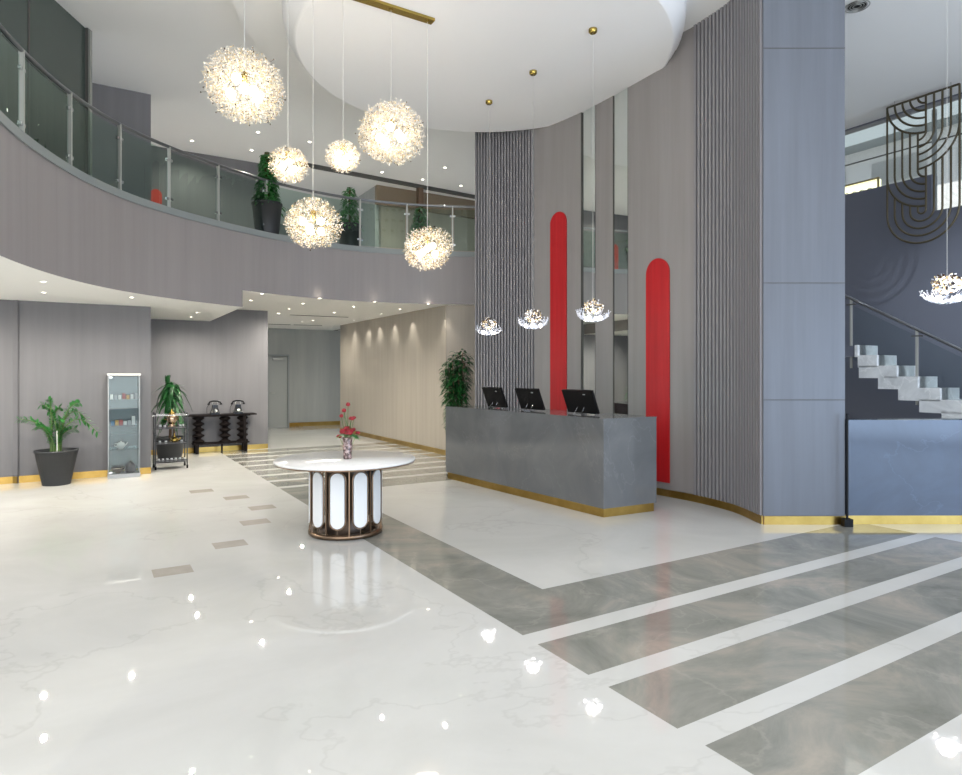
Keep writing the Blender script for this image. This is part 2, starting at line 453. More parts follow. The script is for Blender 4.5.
# ------------------------------------------------------------------ curved reception wall
wc = catmull([(-.105, 11.2, 0), (.87, 10.62, 0), (1.53, 9.87, 0), (2.056, 9.006, 0), (2.345, 8.50, 0), (2.68, 8.02, 0), (2.93, 7.45, 0), (2.995, 6.83, 0)], 24)
cum = [0]
for i in range(1, len(wc)): cum.append(cum[-1]+(wc[i]-wc[i-1]).length)
def at_s(s):
    s = max(0, min(cum[-1]-1e-6, s))
    i = max(k for k in range(len(cum)-1) if cum[k] <= s)
    f = (s-cum[i])/(cum[i+1]-cum[i]); p = wc[i].lerp(wc[i+1], f)
    t = (wc[i+1]-wc[i]).normalized(); return p, t, Vector((t.y, -t.x, 0))
def s_at_px(px):
    m = (px-CX)/F
    for i in range(len(wc)-1):
        f0, f1 = wc[i].x-m*wc[i].y, wc[i+1].x-m*wc[i+1].y
        if f0 <= 0 <= f1: return cum[i]+(cum[i+1]-cum[i])*f0/(f0-f1)
    return cum[-1] if px > 700 else 0
def out(s, d):   # point in front of the wall (towards the lobby)
    p, t, n = at_s(s)
    # lobby side is to the left-front
    return p+n*d
def strip(b, s0, s1, d0, d1, z0, z1, step=.12):
    n = max(1, int(abs(s1-s0)/step))
    for k in range(n):
        a, e = s0+(s1-s0)*k/n, s0+(s1-s0)*(k+1)/n
        q = [out(a, d1), out(e, d1), out(e, d0), out(a, d0)]
        vs = [(p.x, p.y, z) for z in (z0, z1) for p in q]
        fc = [(0, 1, 5, 4), (2, 3, 7, 6), (0, 3, 2, 1), (4, 5, 6, 7)]
        if k == 0: fc.append((0, 4, 7, 3))
        if k == n-1: fc.append((1, 2, 6, 5))
        b.add(vs, fc)
E = cum[-1]
S1, S2, S3, S4, S5, S6 = [s_at_px(x) for x in (534, 581, 595, 613, 628, 694)]
w = MB(); strip(w, 0, E, -.22, -.03, 0, CEIL)
rw = struct(w.build('wall_reception', 'rib_gap'))
def plain(name, a, e):
    b = MB(); strip(b, a, e, -.03, 0, .09, CEIL-.005, .06); return b.build(name, 'panel_grey', rw)
plain('flat_panel', S1, S2); plain('flat_panel', S3, S4); plain('flat_panel', S5, S6)
for a, e, n in ((0, S1, 20), (S6, E-.01, 21)):
    b = MB(); stp = (e-a)/n
    for k in range(n):
        s0 = a+stp*(k+.2); strip(b, s0, s0+stp*.55, -.03, .022, .09, CEIL-.005, 1)
    b.build('ribbed_panel', 'rib_grey', rw)
for a, e in ((S2, S3), (S4, S5)):
    p, q = out(a+.006, -.005), out(e-.006, -.005)
    mc, md = (p+q)/2, Vector((cos(math.radians(-62)), sin(math.radians(-62)), 0)); hl = (q-p).length/2
    pxa, pxb = [CX+F*w_.x/w_.y for w_ in (p, q)]
    p, q = ray_line(pxa-.3, mc, md), ray_line(pxb+.3, mc, md)
    b = MB().add([(p.x, p.y, .09), (q.x, q.y, .09), (q.x, q.y, CEIL-.005), (p.x, p.y, CEIL-.005)], [(0, 1, 2, 3)])
    mo = b.build('mirror', 'mirror', rw)
    f = MB()
    for s in (a, e-.006): strip(f, s, s+.006, -.03, .003, .09, CEIL-.005, 1)
    f.build('mirror_frame', 'slot', mo)
b = MB(); strip(b, 0, E, -.03, .02, 0, .09, .06)
struct(b.build('baseboard_reception', 'brass'))
# red arches following the wall
for (x0, x1, ztop, zbot, lab) in ((551, 567, 4.17, .18, 'taller red arch-topped strip on the grey wall behind the monitors'),
                                  (647, 670, 3.12, .18, 'shorter, wider red arch-topped strip on the grey wall right of the desk')):
    a, e = s_at_px(x0), s_at_px(x1); r = (e-a)/2; n = 20; b = MB(); cols = []
    for k in range(n+1):
        x = -cos(pi*k/n)*r; s = (a+e)/2+x; zt = ztop-r+sqrt(max(0, r*r-x*x)); cols.append((s, zt))
    for k in range(n):
        (s0, z0), (s1, z1) = cols[k], cols[k+1]
        f0, f1, g0, g1 = out(s0, .02), out(s1, .02), out(s0, .002), out(s1, .002)
        vs = [(f0.x, f0.y, zbot), (f1.x, f1.y, zbot), (f1.x, f1.y, z1), (f0.x, f0.y, z0),
              (g0.x, g0.y, zbot), (g1.x, g1.y, zbot), (g1.x, g1.y, z1), (g0.x, g0.y, z0)]
        fc = [(0, 1, 2, 3), (3, 2, 6, 7), (4, 5, 1, 0), (5, 4, 7, 6)]
        if k == 0: fc.append((0, 3, 7, 4))
        if k == n-1: fc.append((1, 5, 6, 2))
        b.add(vs, fc)
    tag(b.build('arch_panel', 'red'), lab, 'wall panel', 'red arch strips on the reception wall')

# ------------------------------------------------------------------ column, right wall, parapet
cb = MB().box(((2.995+3.86)/2, 7.25, CEIL/2), (.865, .84, CEIL))
co = struct(cb.build('column', 'column_blue'))
sb = MB()
for z in (5.05, 2.56, 1.32): sb.box(((2.995+3.86)/2, 6.829, z), (.865, .004, .008))
sb.build('panel_joint', 'slot', co)
struct(MB().box((3.432, 6.822, .045), (.87, .016, .09)).build('baseboard_column', 'brass'))
RP = Vector((6.68, 11.82, 0)); NR = -V
def rp(k, d=0): return RP-U*k-V*d       # k metres towards the camera, d into the room
WT = 4.88
wr = MB()
wr.prism([rp(-4).xy, rp(1.42).xy, (rp(1.42)+V*.2).xy, (rp(-4)+V*.2).xy], 0, WT)
wr.prism([rp(1.42).xy, rp(6).xy, (rp(6)+V*.2).xy, (rp(1.42)+V*.2).xy], 0, 4.27)
wr.prism([rp(-4).xy, rp(6).xy, (rp(6)+V*.2).xy, (rp(-4)+V*.2).xy], CEIL-.03, CEIL)
struct(wr.build('wall_right', 'dark_wall'))
g = MB().prism([(rp(-4)+V*.1).xy, (rp(6)+V*.1).xy, (rp(6)+V*.11).xy, (rp(-4)+V*.11).xy], 4.27, CEIL-.03)
wo = struct(g.build('window_2', 'window_glass'))
f = MB()
for k in (-4, -1.2, 1.42, 3.2, 6): f.box((rp(k)+V*.1+Vector((0, 0, 5.12))), (.04, .06, 1.7), UA)
f.build('window_frame', 'coping', wo)
MB().box(rp(1.2, -.12)+Vector((0, 0, 5.45)), (.02, 9.5, .02), UA).build('glazing_bar', 'slot', wo)
# outside the high window
bd = thing('neighbour_building', 'pale building front with grey canopies seen through the high window', 'building', rp(0)+V*3.5, UA)
MB().box((0, 1, 4.3), (.3, 12, 8.6)).build('facade', 'ext_wall', bd)
MB().box((-.4, 1, 6.9), (.6, 12, .35)).build('canopy', 'ext_dark', bd)
MB().box((-.3, -3.2, 5.8), (.3, .8, .5)).build('sign_bracket', 'ext_dark', bd)
for k in range(7): MB().box((-.16, -4.4+k*1.7, 6.1), (.03, 1.1, .5)).build('window', 'window_glass', bd)
sg = thing('lit_sign', 'pale yellow lit sign box with gold frame and loop shaped characters, outside the window', 'sign', rp(.05)+V*1.3+Vector((0, 0, 5.0)), UA)
MB().box((0, .55, .22), (.1, .9, .34)).build('light_box', 'sign_lit', sg)
b = MB()
b.box((-.06, .55, .40), (.03, .94, .03)); b.box((-.06, .55, .04), (.03, .94, .03)); b.box((-.06, .1, .22), (.03, .03, .36)); b.box((-.06, 1.0, .22), (.03, .03, .36))
b.build('sign_frame', 'gold', sg)
b = MB()
for k in range(5):
    cy = .86-k*.15
    b.tube([(-.062, cy+.05*cos(2*pi*i/12), .18+.06*sin(2*pi*i/12)) for i in range(12)], .009, 5, closed=True)
b.build('sign_lettering', 'item_dark', sg)

pw = MB().box((3.87+2.9, 6.9, .605), (5.8, .2, 1.01))
par = struct(pw.build('parapet', 'parapet_marble'))
MB().box((3.87+2.9, 6.92, .05), (5.8, .17, .1)).build('plinth_strip', 'brass', par)
po = thing('floor_post', 'slim black steel post with square foot between blue column and marble parapet', 'post', (3.832, 6.74, 0))
MB().box((0, 0, .62), (.018, .018, 1.12)).build('shaft', 'black', po)
MB().box((0, 0, .04), (.09, .07, .08)).build('foot', 'black', po)

# ------------------------------------------------------------------ staircase
n0 = Vector((6.2, 10.6, 0))
stc = thing('staircase', 'open flight of thick pale marble steps against the dark right wall', 'stairs', n0, UA)
for k in range(12):
    z = 2.07-.172*k
    ln = (.05, .3)[k] if k < 2 else .58
    y0 = -.3*k
    MB().box((.31, y0+ln/2, z-.1), (.62, ln, .2)).build('tread', 'stair', stc)
MB().box((.31, .66, 1.97), (.60, 1.2, .18)).build('landing', 'dark_wall', stc)
hr = thing('stair_railing', 'steel handrail on slim posts with glass, running down the marble steps', 'railing', (6.18, 10.75, 0), UA)
sl_ = .172/.3
def hz(y): return 2.85+sl_*y
MB().tube([(0, .6, hz(.6)), (0, -3.6, hz(-3.6))], .025, 10).build('handrail', 'rail_steel', hr)
for y in (0, -1.0, -2.0, -3.0):
    p = MB().box((0, y, hz(y)-.58), (.03, .03, 1.16)).build('post', 'post_steel', hr)
    for dz in (.9, .1): MB().box((0, y, hz(y)-dz), (.05, .14, .02)).build('glass_clamp', 'slot', p)
for y in (0, -1.0, -2.0):
    g = MB().add([(0, y-.04, hz(y-.04)-1.0), (0, y-.96, hz(y-.96)-1.0), (0, y-.96, hz(y-.96)-.1), (0, y-.04, hz(y-.04)-.1)], [(0, 1, 2, 3)])
    g.build('glass_pane', 'stair_glass', hr)

# ------------------------------------------------------------------ hanging ornament
orn = thing('hanging_ornament', 'large dark bronze openwork ornament of interlocking arcs hanging by the high window', 'ornament', (6.73, 10.67, 6.0), UA)
dd_ = .1155; b = MB()
def P2(x, q): return (0, -x*dd_, -q*dd_)
def bar(pts): b.tube([P2(*p) for p in pts], .017, 6)
def arc(cx, cy, r, a0, a1, n=12): return [(cx+r*cos(math.radians(a0+(a1-a0)*k/n)), cy+r*sin(math.radians(a0+(a1-a0)*k/n))) for k in range(n+1)]
for r in range(1, 6): bar(arc(5, 0, r, 180, 90))
for r in range(1, 6): bar([(4+r, 0)]+arc(4, 4.9, r, 0, 90))
for k, q in enumerate((0, 3, 4, 4.58, 4.9)): bar([(k, q)]+arc(5, 10.1, 5-k, 180, 90))
for k in range(5):
    q0_ = (10.1, 13.1, 14.1, 14.68, 15.0)[k]; q1_ = (9.8, 9.48, 8.9, 7.9, 4.9)[k]
    bar([(k, q0_)]+arc(4.5, 15.6, 4.5-k, 180, 0, 20)+[(9-k, (4.9, 7.9, 8.9, 9.48, 9.8)[k])])
bar([(0, 0), (9, 0)])
b.build('bar_pattern', 'ornament', orn)
for x in (1, 8): MB().tube([P2(x, 0), (0, -x*dd_, .07)], .004, 5).build('hanging_wire', 'steel', orn)

# ------------------------------------------------------------------ reception desk
desk = thing('reception_desk', 'long grey marble reception desk with brass plinth below the small pendants', 'desk', (1.357, 7.13, 0))
DH = 1.10
dA, dB, dC = Vector((0, 0, 0)), Vector((-1.897, 2.71, 0)), Vector((.683, .356, 0)); dD = dB+dC
dcen = (dA+dB+dC+dD)/4
def dpoly(k): return [(dcen+(p-dcen)*k-(p-dcen).normalized()*(.04 if k == 1 and False else 0)).xy for p in (dA, dB, dD, dC)]
def dins(m):
    a = dB.normalized()*m; c = dC.normalized()*m
    return [(dA+a+c).xy, (dB-a+c).xy, (dD-a-c).xy, (dC+a-c).xy]
MB().prism(dins(0), .10, DH-.012).build('body', 'desk_marble', desk)
MB().prism(dins(.02), 0, .10).build('plinth', 'brass', desk)
MB().prism(dins(-.003), DH-.012, DH).build('worktop', 'desk_marble', desk)
for (k, wd, lab) in ((.83, .54, 'black monitor seen from behind on the marble desk, nearest to the camera'),
                     (1.80, .50, 'black monitor seen from behind, middle one of three on the desk'),
                     (2.60, .48, 'black monitor seen from behind, furthest left on the marble desk')):
    p = Vector((1.357, 7.13, 0))+dC.normalized()*.37+dB.normalized()*(k-.09)
    mo = thing('monitor', lab, 'monitor', (p.x, p.y, DH), UA+.04, 'monitors on the reception desk')
    T = Matrix.Rotation(math.radians(-22), 3, 'Y')      # top leans away from the staff
    hh = .30
    def mp_(v): return T @ Vector(v)+Vector((.0, 0, .02))
    b = MB().box(mp_((0, 0, hh/2)), (.028, wd, hh), mtx=T); b.build('housing', 'black', mo)
    MB().box(mp_((.0155, 0, hh/2+.01)), (.003, wd-.04, hh-.05), mtx=T).build('screen', 'screen', mo)
    MB().box(mp_((-.0155, -wd*.22, hh-.05)), (.002, .04, .012), mtx=T).build('badge', 'item_grey', mo)
    s_ = MB().tube([(-.02, -.06, .006), (-.10, -.06, .006), (-.045, -.06, .09)], .006, 6).tube([(-.02, .06, .006), (-.10, .06, .006), (-.045, .06, .09)], .006, 6)
    s_.box((-.06, 0, .006), (.1, .14, .010)); s_.build('stand', 'chrome', mo)

# ------------------------------------------------------------------ round table
tb = thing('round_table', 'round white marble table on a bronze drum of oblong white panels', 'table', (-1.365, 6.50, 0))
MB().lathe([(.66, .715), (.695, .722), (.70, .735), (.695, .745), (.0001, .747)], n=64).build('tabletop', 'table_top', tb)
MB().lathe([(.60, .700), (.69, .708), (.693, .720), (.60, .722)], n=64).build('rim', 'bronze', tb)
R = .355
for z, nm in ((.01, 'bottom_ring'), (.66, 'top_ring')):
    MB().lathe([(R-.05, z), (R+.012, z), (R+.012, z+.035), (R-.05, z+.035), (R-.05, z)], n=64, cap=False).build(nm, 'bronze', tb)
MB().lathe([(.0001, .008), (R-.05, .008), (R-.05, .02), (.0001, .02)], n=48).build('base_plate', 'bronze_dark', tb)
proto_p = None
for k in range(10):
    a = math.radians(-90-1.0+36*k)
    def cyl(x, z, rr): th = x/rr; return (rr*cos(th), rr*sin(th), z)
    w2, h0_, h1_ = .068, .115, .645; n = 10
    ou = [(w2*sin(pi*i/n-pi/2), h1_-w2+w2*cos(pi*i/n-pi/2)) for i in range(n+1)]+[(w2*sin(pi/2-pi*i/n), h0_+w2-w2*cos(pi/2-pi*i/n)) for i in range(n+1)]
    N = len(ou); b = MB()
    vs = [cyl(x, z, R+.008) for x, z in ou]+[cyl(x, z, R-.012) for x, z in ou]
    b.add(vs, [tuple(range(N))[::-1], tuple(range(N, 2*N))]+[(i, (i+1) % N, (i+1) % N+N, i+N) for i in range(N)])
    pn = b.build('panel', 'white_panel', tb, rz=a)
    b = MB()
    w3 = w2+.012
    ou = [(w3*sin(pi*i/n-pi/2), h1_+.012-w3+w3*cos(pi*i/n-pi/2)) for i in range(n+1)]+[(w3*sin(pi/2-pi*i/n), h0_-.012+w3-w3*cos(pi/2-pi*i/n)) for i in range(n+1)]
    b.tube([cyl(x, z, R) for x, z in ou], .006, 6, closed=True)
    b.tube([cyl(0, .04, R), cyl(0, h0_-.012, R)], .004, 5); b.tube([cyl(0, h1_+.01, R), cyl(0, .665, R)], .004, 5)
    b.build('panel_frame', 'bronze', tb, rz=a)
    b = MB()
    b.box((R*cos(pi/10), R*sin(pi/10), .352), (.016, .012, .64), pi/10)
    b.build('upright', 'bronze', tb, rz=a)
MB().lathe([(.20, .02), (.20, .70)], n=10, sm=False).build('inner_drum', 'bronze_dark', tb)

# vase of red flowers
vz = .747
va = thing('flower_vase', 'slim mottled dark glass vase of red flowers standing on the round table', 'vase', (-1.335, 6.44, vz))
MB().lathe([(.040, 0), (.044, .01), (.042, .06), (.047, .12), (.044, .17), (.049, .215), (.044, .215), (.040, .17), (.04, .02), (.0001, .02)], n=20).build('vase_body', 'vase', va)
rnd = random.Random(4)
heads = [(.005, .0, .545, .022, 1.3), (-.035, .0, .485, .022, 1.3), (-.065, .01, .43, .020, 1.3), (.042, -.01, .405, .030, .8), (.062, .01, .412, .022, .9),
         (-.035, -.02, .275, .042, .8), (.02, -.03, .27, .045, .8), (-.01, .02, .30, .042, .8), (-.085, 0, .225, .028, .8), (.10, .01, .26, .025, .7), (.045, .03, .29, .03, .8)]
sb_ = MB()
for (x, y, z, r, sz) in heads:
    sb_.tube([(x*.1, y*.1, .08), (x*.5, y*.5, z*.6), (x, y, z)], .0032, 5)
sb_.build('stems', 'stem', va)
for (x, y, z, r, sz) in heads:
    b = MB()
    for i in range(9 if r > .024 else 6):
        a = i*2.4; tl_ = .35+.08*i if r > .024 else .2
        cx, cy, cz = x+r*.4*cos(a), y+r*.4*sin(a), z+r*.15*sin(a*3)
        b.ball((cx, cy, cz), r*.62, 8, sz)
    b.ball((x, y, z), r*.7, 8, sz)
    b.build('flower', 'flower', va)
def leaf(b, p, d, L, w, droop=.2, up=Vector((0, 0, 1)), fold=.15, n=4):
    p = Vector(p); d = Vector(d).normalized()
    sd = d.cross(up)
    if sd.length < 1e-3: sd = Vector((1, 0, 0))
    sd.normalize(); nm = sd.cross(d).normalized()
    vs = []
    for i in range(n+1):
        t = i/n; c = p+d*L*t-Vector((0, 0, 1))*droop*L*t*t
        ww = w*sin(pi*min(.97, .08+.92*t))**.8
        vs += [c-sd*ww/2+nm*ww*fold, c, c+sd*ww/2+nm*ww*fold]
    fs_ = []
    for i in range(n):
        a = i*3; fs_ += [(a, a+3, a+4, a+1), (a+1, a+4, a+5, a+2)]
    b.add(vs, fs_, True)
b = MB()
for i in range(7):
    a = i*.95; leaf(b, (0, 0, .24), (cos(a), sin(a), .9 if i % 2 else .1), .13, .045, .4)
leaf(b, (.03, 0, .24), (1, -.2, -.1), .1, .05, .5); leaf(b, (0, 0, .3), (-.2, 0, 1), .14, .03, .1); leaf(b, (0.02, 0, .3), (.2, 0, 1), .12, .03, .1)
b.build('leaves', 'leaf', va)

# ------------------------------------------------------------------ pendants
def rand_dir(r):
    z = r.uniform(-1, 1); a = r.uniform(0, 2*pi); q = sqrt(1-z*z); return Vector((q*cos(a), q*sin(a), z))
def crystal_ball(seed, D, nbits, squash=.9):
    """thousands of little petals and rods over a lumpy ball, diameter D"""
    r = random.Random(seed); b = MB(); R_ = D/2
    lumps = [(rand_dir(r), r.uniform(-.08, .08)) for _ in range(16)]
    k = .5+.5*(D/.8)
    for i in range(nbits):
        d = rand_dir(r)
        lump = sum(am*max(0, d.dot(l))**6 for l, am in lumps)
        rad = R_*(.45+.52*r.random()**.6+lump)
        p = Vector((d.x*rad, d.y*rad, d.z*rad*squash))
        q = r.random()
        b.m(0 if q < .55 else (1 if q < .89 else 2))
        sz = r.uniform(.004, .0085)*(.8+.3*k)
        a = rand_dir(r); e = a.cross(rand_dir(r)).normalized()
        if i % 4 == 0:
            L = r.uniform(.03, .06)*k; o = (d+rand_dir(r)*.9).normalized()*L; w = e*.0018
            b.add([p-o/2-w, p-o/2+w, p+o/2+w, p+o/2-w], [(0, 1, 2, 3)])
        else:
            b.add([p-a*sz, p-e*sz*.8, p+a*sz, p+e*sz*.8], [(0, 1, 2, 3)])
    for i in range(int(nbits*.012)):      # twigs sticking out
        d = rand_dir(r); rad = R_*.9; p = Vector((d.x*rad, d.y*rad, d.z*rad*squash)); o = (d+rand_dir(r)*.8).normalized()*R_*r.uniform(.06, .16)
        b.m(0 if i % 3 else 2); b.tube([p, p+o], .002, 3, cap=False); b.ball(p+o, .008*k, 5)
    return b
def chandelier(x, y, z, D, nbits, seed, zc, label, power, cup):
    t = thing('pendant_lamp', label, 'pendant lamp', (x, y, z), seed*.7, 'large glittering pendant lamps over the lobby')
    crystal_ball(seed, D, nbits).build('crystal_shade', ['petal_w', 'petal_g', 'petal_d'], t)
    k = D/.8
    for i in range(5):
        a = i*2*pi/5; MB().ball((.13*k*cos(a), .13*k*sin(a), (-.08+.10*(i % 2))*k), .014+.034*k, 12).build('bulb', 'bulb_warm', t)
    MB().lathe([(.0001, .03), (.03, .03), (.03, .12), (.01, .14), (.0001, .14)], n=12).build('lamp_holder', 'gold', t)
    MB().tube([(0, 0, .12), (0, 0, zc-z)], .0026, 5).build('cable', 'cable', t)
    if cup: MB().lathe([(.05, zc-z-.025), (.06, zc-z-.015), (.06, zc-z)], n=16).build('ceiling_cup', 'gold', t)
    lamp('chandelier_glow', 'POINT', (x, y, z), power, (1, .93, .82), .1*k+.04)
def bpos(px):
    p = ray_line(px, (-.61, 7.25), V); return p.x, p.y
hp = [(244.5, 4.38, .79, 6500, 1, 'large glittering warm pendant lamp, highest and furthest left', 9, True, CEIL),
      (288, 3.69, .40, 2300, 2, 'small glittering pendant lamp just left of the middle low one', 3, True, 5.94),
      (313, 3.13, .59, 4200, 3, 'medium glittering pendant lamp hanging low in front of the balcony front', 5, False, 5.559),
      (343, 3.87, .38, 2300, 4, 'small glittering pendant lamp tucked left of the large right one', 3, False, 5.559),
      (391, 4.23, .75, 6500, 5, 'large glittering warm pendant lamp right of the small ones, below the brass bar', 9, False, 5.559),
      (427.5, 3.01, .56, 4200, 6, 'medium glittering pendant lamp furthest right and lowest of the cluster', 5, False, 5.559)]
for (px, z, D, nb, sd, lab, pw_, cup, zc) in hp:
    x, y = bpos(px); chandelier(x, y, z, D, nb, sd, zc, lab, pw_, cup)
p0, p1 = bpos(433), bpos(305)
mid = ((p0[0]+p1[0])/2, (p0[1]+p1[1])/2); L_ = sqrt((p0[0]-p1[0])**2+(p0[1]-p1[1])**2)
cbm = thing('canopy_bar', 'long flat brass ceiling bar the large pendant lamps hang from', 'ceiling bar', (mid[0], mid[1], 5.6), UA)
MB().box((0, 0, -.015), (L_, .10, .03)).build('bar', 'gold', cbm)
b = MB()
for px in (427.5, 391, 343, 313):
    q = bpos(px); dx = (Vector((q[0]-mid[0], q[1]-mid[1], 0))).dot(V); b.lathe([(.02, -.04), (.02, -.03)], (dx, 0, 0), 10)
b.build('cable_grip', 'gold', cbm)

def wiry_pendant(seed):
    r = random.Random(seed); b = MB(); R_ = .21
    for i in range(150):                 # curved clear glass twigs forming a bowl
        a = r.uniform(0, 2*pi); q = r.uniform(-.1, 1.05); ph = q*pi/2
        pts = []
        st_ = r.uniform(0.1, .5)
        for k in range(4):
            t = st_+(1-st_)*k/3; an = ph*t*1.15; rad = R_*(.85+.15*r.random())
            pts.append((rad*sin(an)*cos(a+.4*t), rad*sin(an)*sin(a+.4*t), -rad*.55*cos(an)+.03))
        b.tube(pts, .003, 3, cap=False); b.ball(pts[-1], .0065, 5)
    top = MB()
    for i in range(330):                 # dull gold and smoke petals above
        d = rand_dir(r); p = Vector((d.x*.12, d.y*.12, .095+d.z*.085))*r.uniform(.75, 1); a = rand_dir(r)*.013; e = a.cross(rand_dir(r)).normalized()*.011
        top.m(0 if r.random() < .25 else (1 if r.random() < .55 else 2)); top.add([p-a, p-e, p+a, p+e], [(0, 1, 2, 3)])
    return b, top
def small_pendant(x, y, z, zc, label, seed, s=1.0, power=4, group='small pendant lamps above the reception desk'):
    t = thing('pendant_lamp', label, 'pendant lamp', (x, y, z), seed, group)
    t.scale = (s, s, s); zc = z+(zc-z)/s
    b, top = wiry_pendant(seed)
    b.build('crystal_bowl', 'crystal', t); top.build('petal_crown', ['petal_g', 'petal_d', 'crystal'], t)
    for i in range(4): a = i*pi/2+.5; MB().ball((.095*cos(a), .095*sin(a), -.045), .026, 8).build('bulb', 'bulb_cool', t)
    MB().tube([(0, 0, .05), (0, 0, zc-z)], .002, 5).build('cable', 'cable', t)
    MB().lathe([(.035, zc-z-.05), (.05, zc-z-.035), (.05, zc-z)], n=16).build('ceiling_cup', 'gold', t)
    lamp('pendant_glow', 'POINT', (x, y, z), power, (1, .95, .88), .09)
small_pendant(.117, 9.45, 2.245, 5.6, 'small wiry glass pendant lamp furthest left above the desk', 11)
small_pendant(.69, 8.52, 2.275, 5.6, 'small wiry glass pendant lamp in the middle above the desk', 12)
small_pendant(1.30, 7.48, 2.285, 5.6, 'small wiry glass pendant lamp furthest right above the desk, by the mirrors', 13)
small_pendant(5.08, 7.02, 2.47, CEIL, 'wiry glass pendant lamp at the right edge in front of the dark stair wall', 14, s=1.25, power=22, group='pendant lamps over the stairs')

# ------------------------------------------------------------------ downlights
dl = MB().m(0); dl.lathe([(.028, -.004), (.0001, -.004)], n=14)
dl_ring = MB().lathe([(.034, 0), (.034, -.008), (.048, -.006), (.05, 0)], n=14, cap=False)
proto = thing('downlight', 'small round recessed downlight in the balcony hall ceiling', 'downlight')
o1 = dl.build('lens', 'downlight', proto); o2 = dl_ring.build('bezel', 'dl_ring', proto)
first = True
def put_dl(p, label, group):
    global first
    o = proto if first else copy_tree(proto); first = False
    o.location = (p.x, p.y, p.z-.001); tag(o, label, None, group); return o
warm = (1, .94, .83)
up = [(192, 140.6), (258, 132), (251.6, 150), (309.5, 141.6), (382, 172), (422.6, 179.3), (445, 167.4), (461, 185.6), (45, 1)]
for i, (x, y) in enumerate(up):
    p = on_plane(x, y, CEIL); put_dl(p, 'small round recessed downlight in the high main ceiling above the balcony', 'downlights in the main ceiling')
    if i in (0, 1, 4, 6): lamp('spot', 'SPOT', p-Vector((0, 0, .04)), 60, warm, .04, 150, .8, p-Vector((0, 0, 3)))
lowd = [(43.7, 281.3), (43.7, 292), (131.8, 297), (197.3, 312.4), (191, 316.8)]
for x, y in lowd:
    p = on_plane(x, y, LOW); put_dl(p, 'small round recessed downlight in the low soffit on the left', 'downlights in the low left soffit')
    lamp('spot', 'SPOT', p-Vector((0, 0, .04)), 78, warm, .03, 170, .8, p-Vector((0, 0, 3)))
hi = [(251, 300.2), (262, 293.5), (278.5, 313.2), (319.8, 298), (375, 301.5), (428.4, 303.8), (288.9, 308.5), (303, 303.3), (353.8, 306.7), (334.3, 312.4),
      (400.3, 309), (381.6, 313.7), (368, 317.6), (354, 320.2), (342.6, 323.6), (302, 322), (313.3, 320.2), (331, 326.7), (321, 329.3), (309.4, 332.4), (292, 324.6), (286, 328), (275.6, 329.3)]
for i, (x, y) in enumerate(hi):
    p = on_plane(x, y, HIGH); put_dl(p, 'small round recessed downlight in the soffit over the corridor', 'downlights over the corridor')
    if i in (1, 3, 6, 7, 15): lamp('spot', 'SPOT', p-Vector((0, 0, .04)), 130, warm, .03, 170, .8, p-Vector((0, 0, 3)))
for i, (px, py) in enumerate(((355, 330), (369, 326), (380, 323), (395, 319), (413, 314), (447, 305))):
    p = ray_line(px, pq, U)-V*.16
    lamp('wall_washer', 'SPOT', (p.x, p.y, HIGH-.03), 30, (1, .95, .86), .03, 80, 1, (p.x+V.x*.10, p.y+V.y*.10, 0))
sl3 = MB()
for a, e in (((290, 314.8), (348, 317.2)), ((268, 324), (322, 325.5)), ((322, 332.5), (341, 329.5))):
    p, q = on_plane(*a, HIGH), on_plane(*e, HIGH); d_ = (q-p).normalized(); n_ = Vector((-d_.y, d_.x, 0))*.05
    sl3.prism([(p-n_).xy, (q-n_).xy, (q+n_).xy, (p+n_).xy], HIGH-.006, HIGH)
struct(sl3.build('trim_4', 'slot'))
p = on_plane(857, 5, CEIL)
vt = thing('ceiling_vent', 'round dark grille in the ceiling at the top right corner', 'vent', (p.x, p.y, CEIL))
MB().lathe([(.0001, -.012), (.10, -.012), (.10, 0)], n=24).build('core', 'black', vt)
b = MB()
for r_ in (.045, .075, .105, .135): b.tube([(r_*cos(2*pi*i/24), r_*sin(2*pi*i/24), -.018) for i in range(24)], .006, 5, closed=True)
b.build('grille_rings', 'steel', vt)

# ------------------------------------------------------------------ plants
def pot(t, rt, rb, h, m='pot', n=28):
    MB().lathe([(rb, 0), (rt-.01, h-.03), (rt, h-.03), (rt, h), (rt-.025, h), (rt-.03, h-.05)], n=n, cap=False).add([], []).lathe([(rb, .001), (.0001, .001)], n=n, cap=False).build('pot', m, t)
    MB().lathe([(rt-.028, h-.05), (.0001, h-.04)], n=n, cap=False).build('soil', 'soil', t)
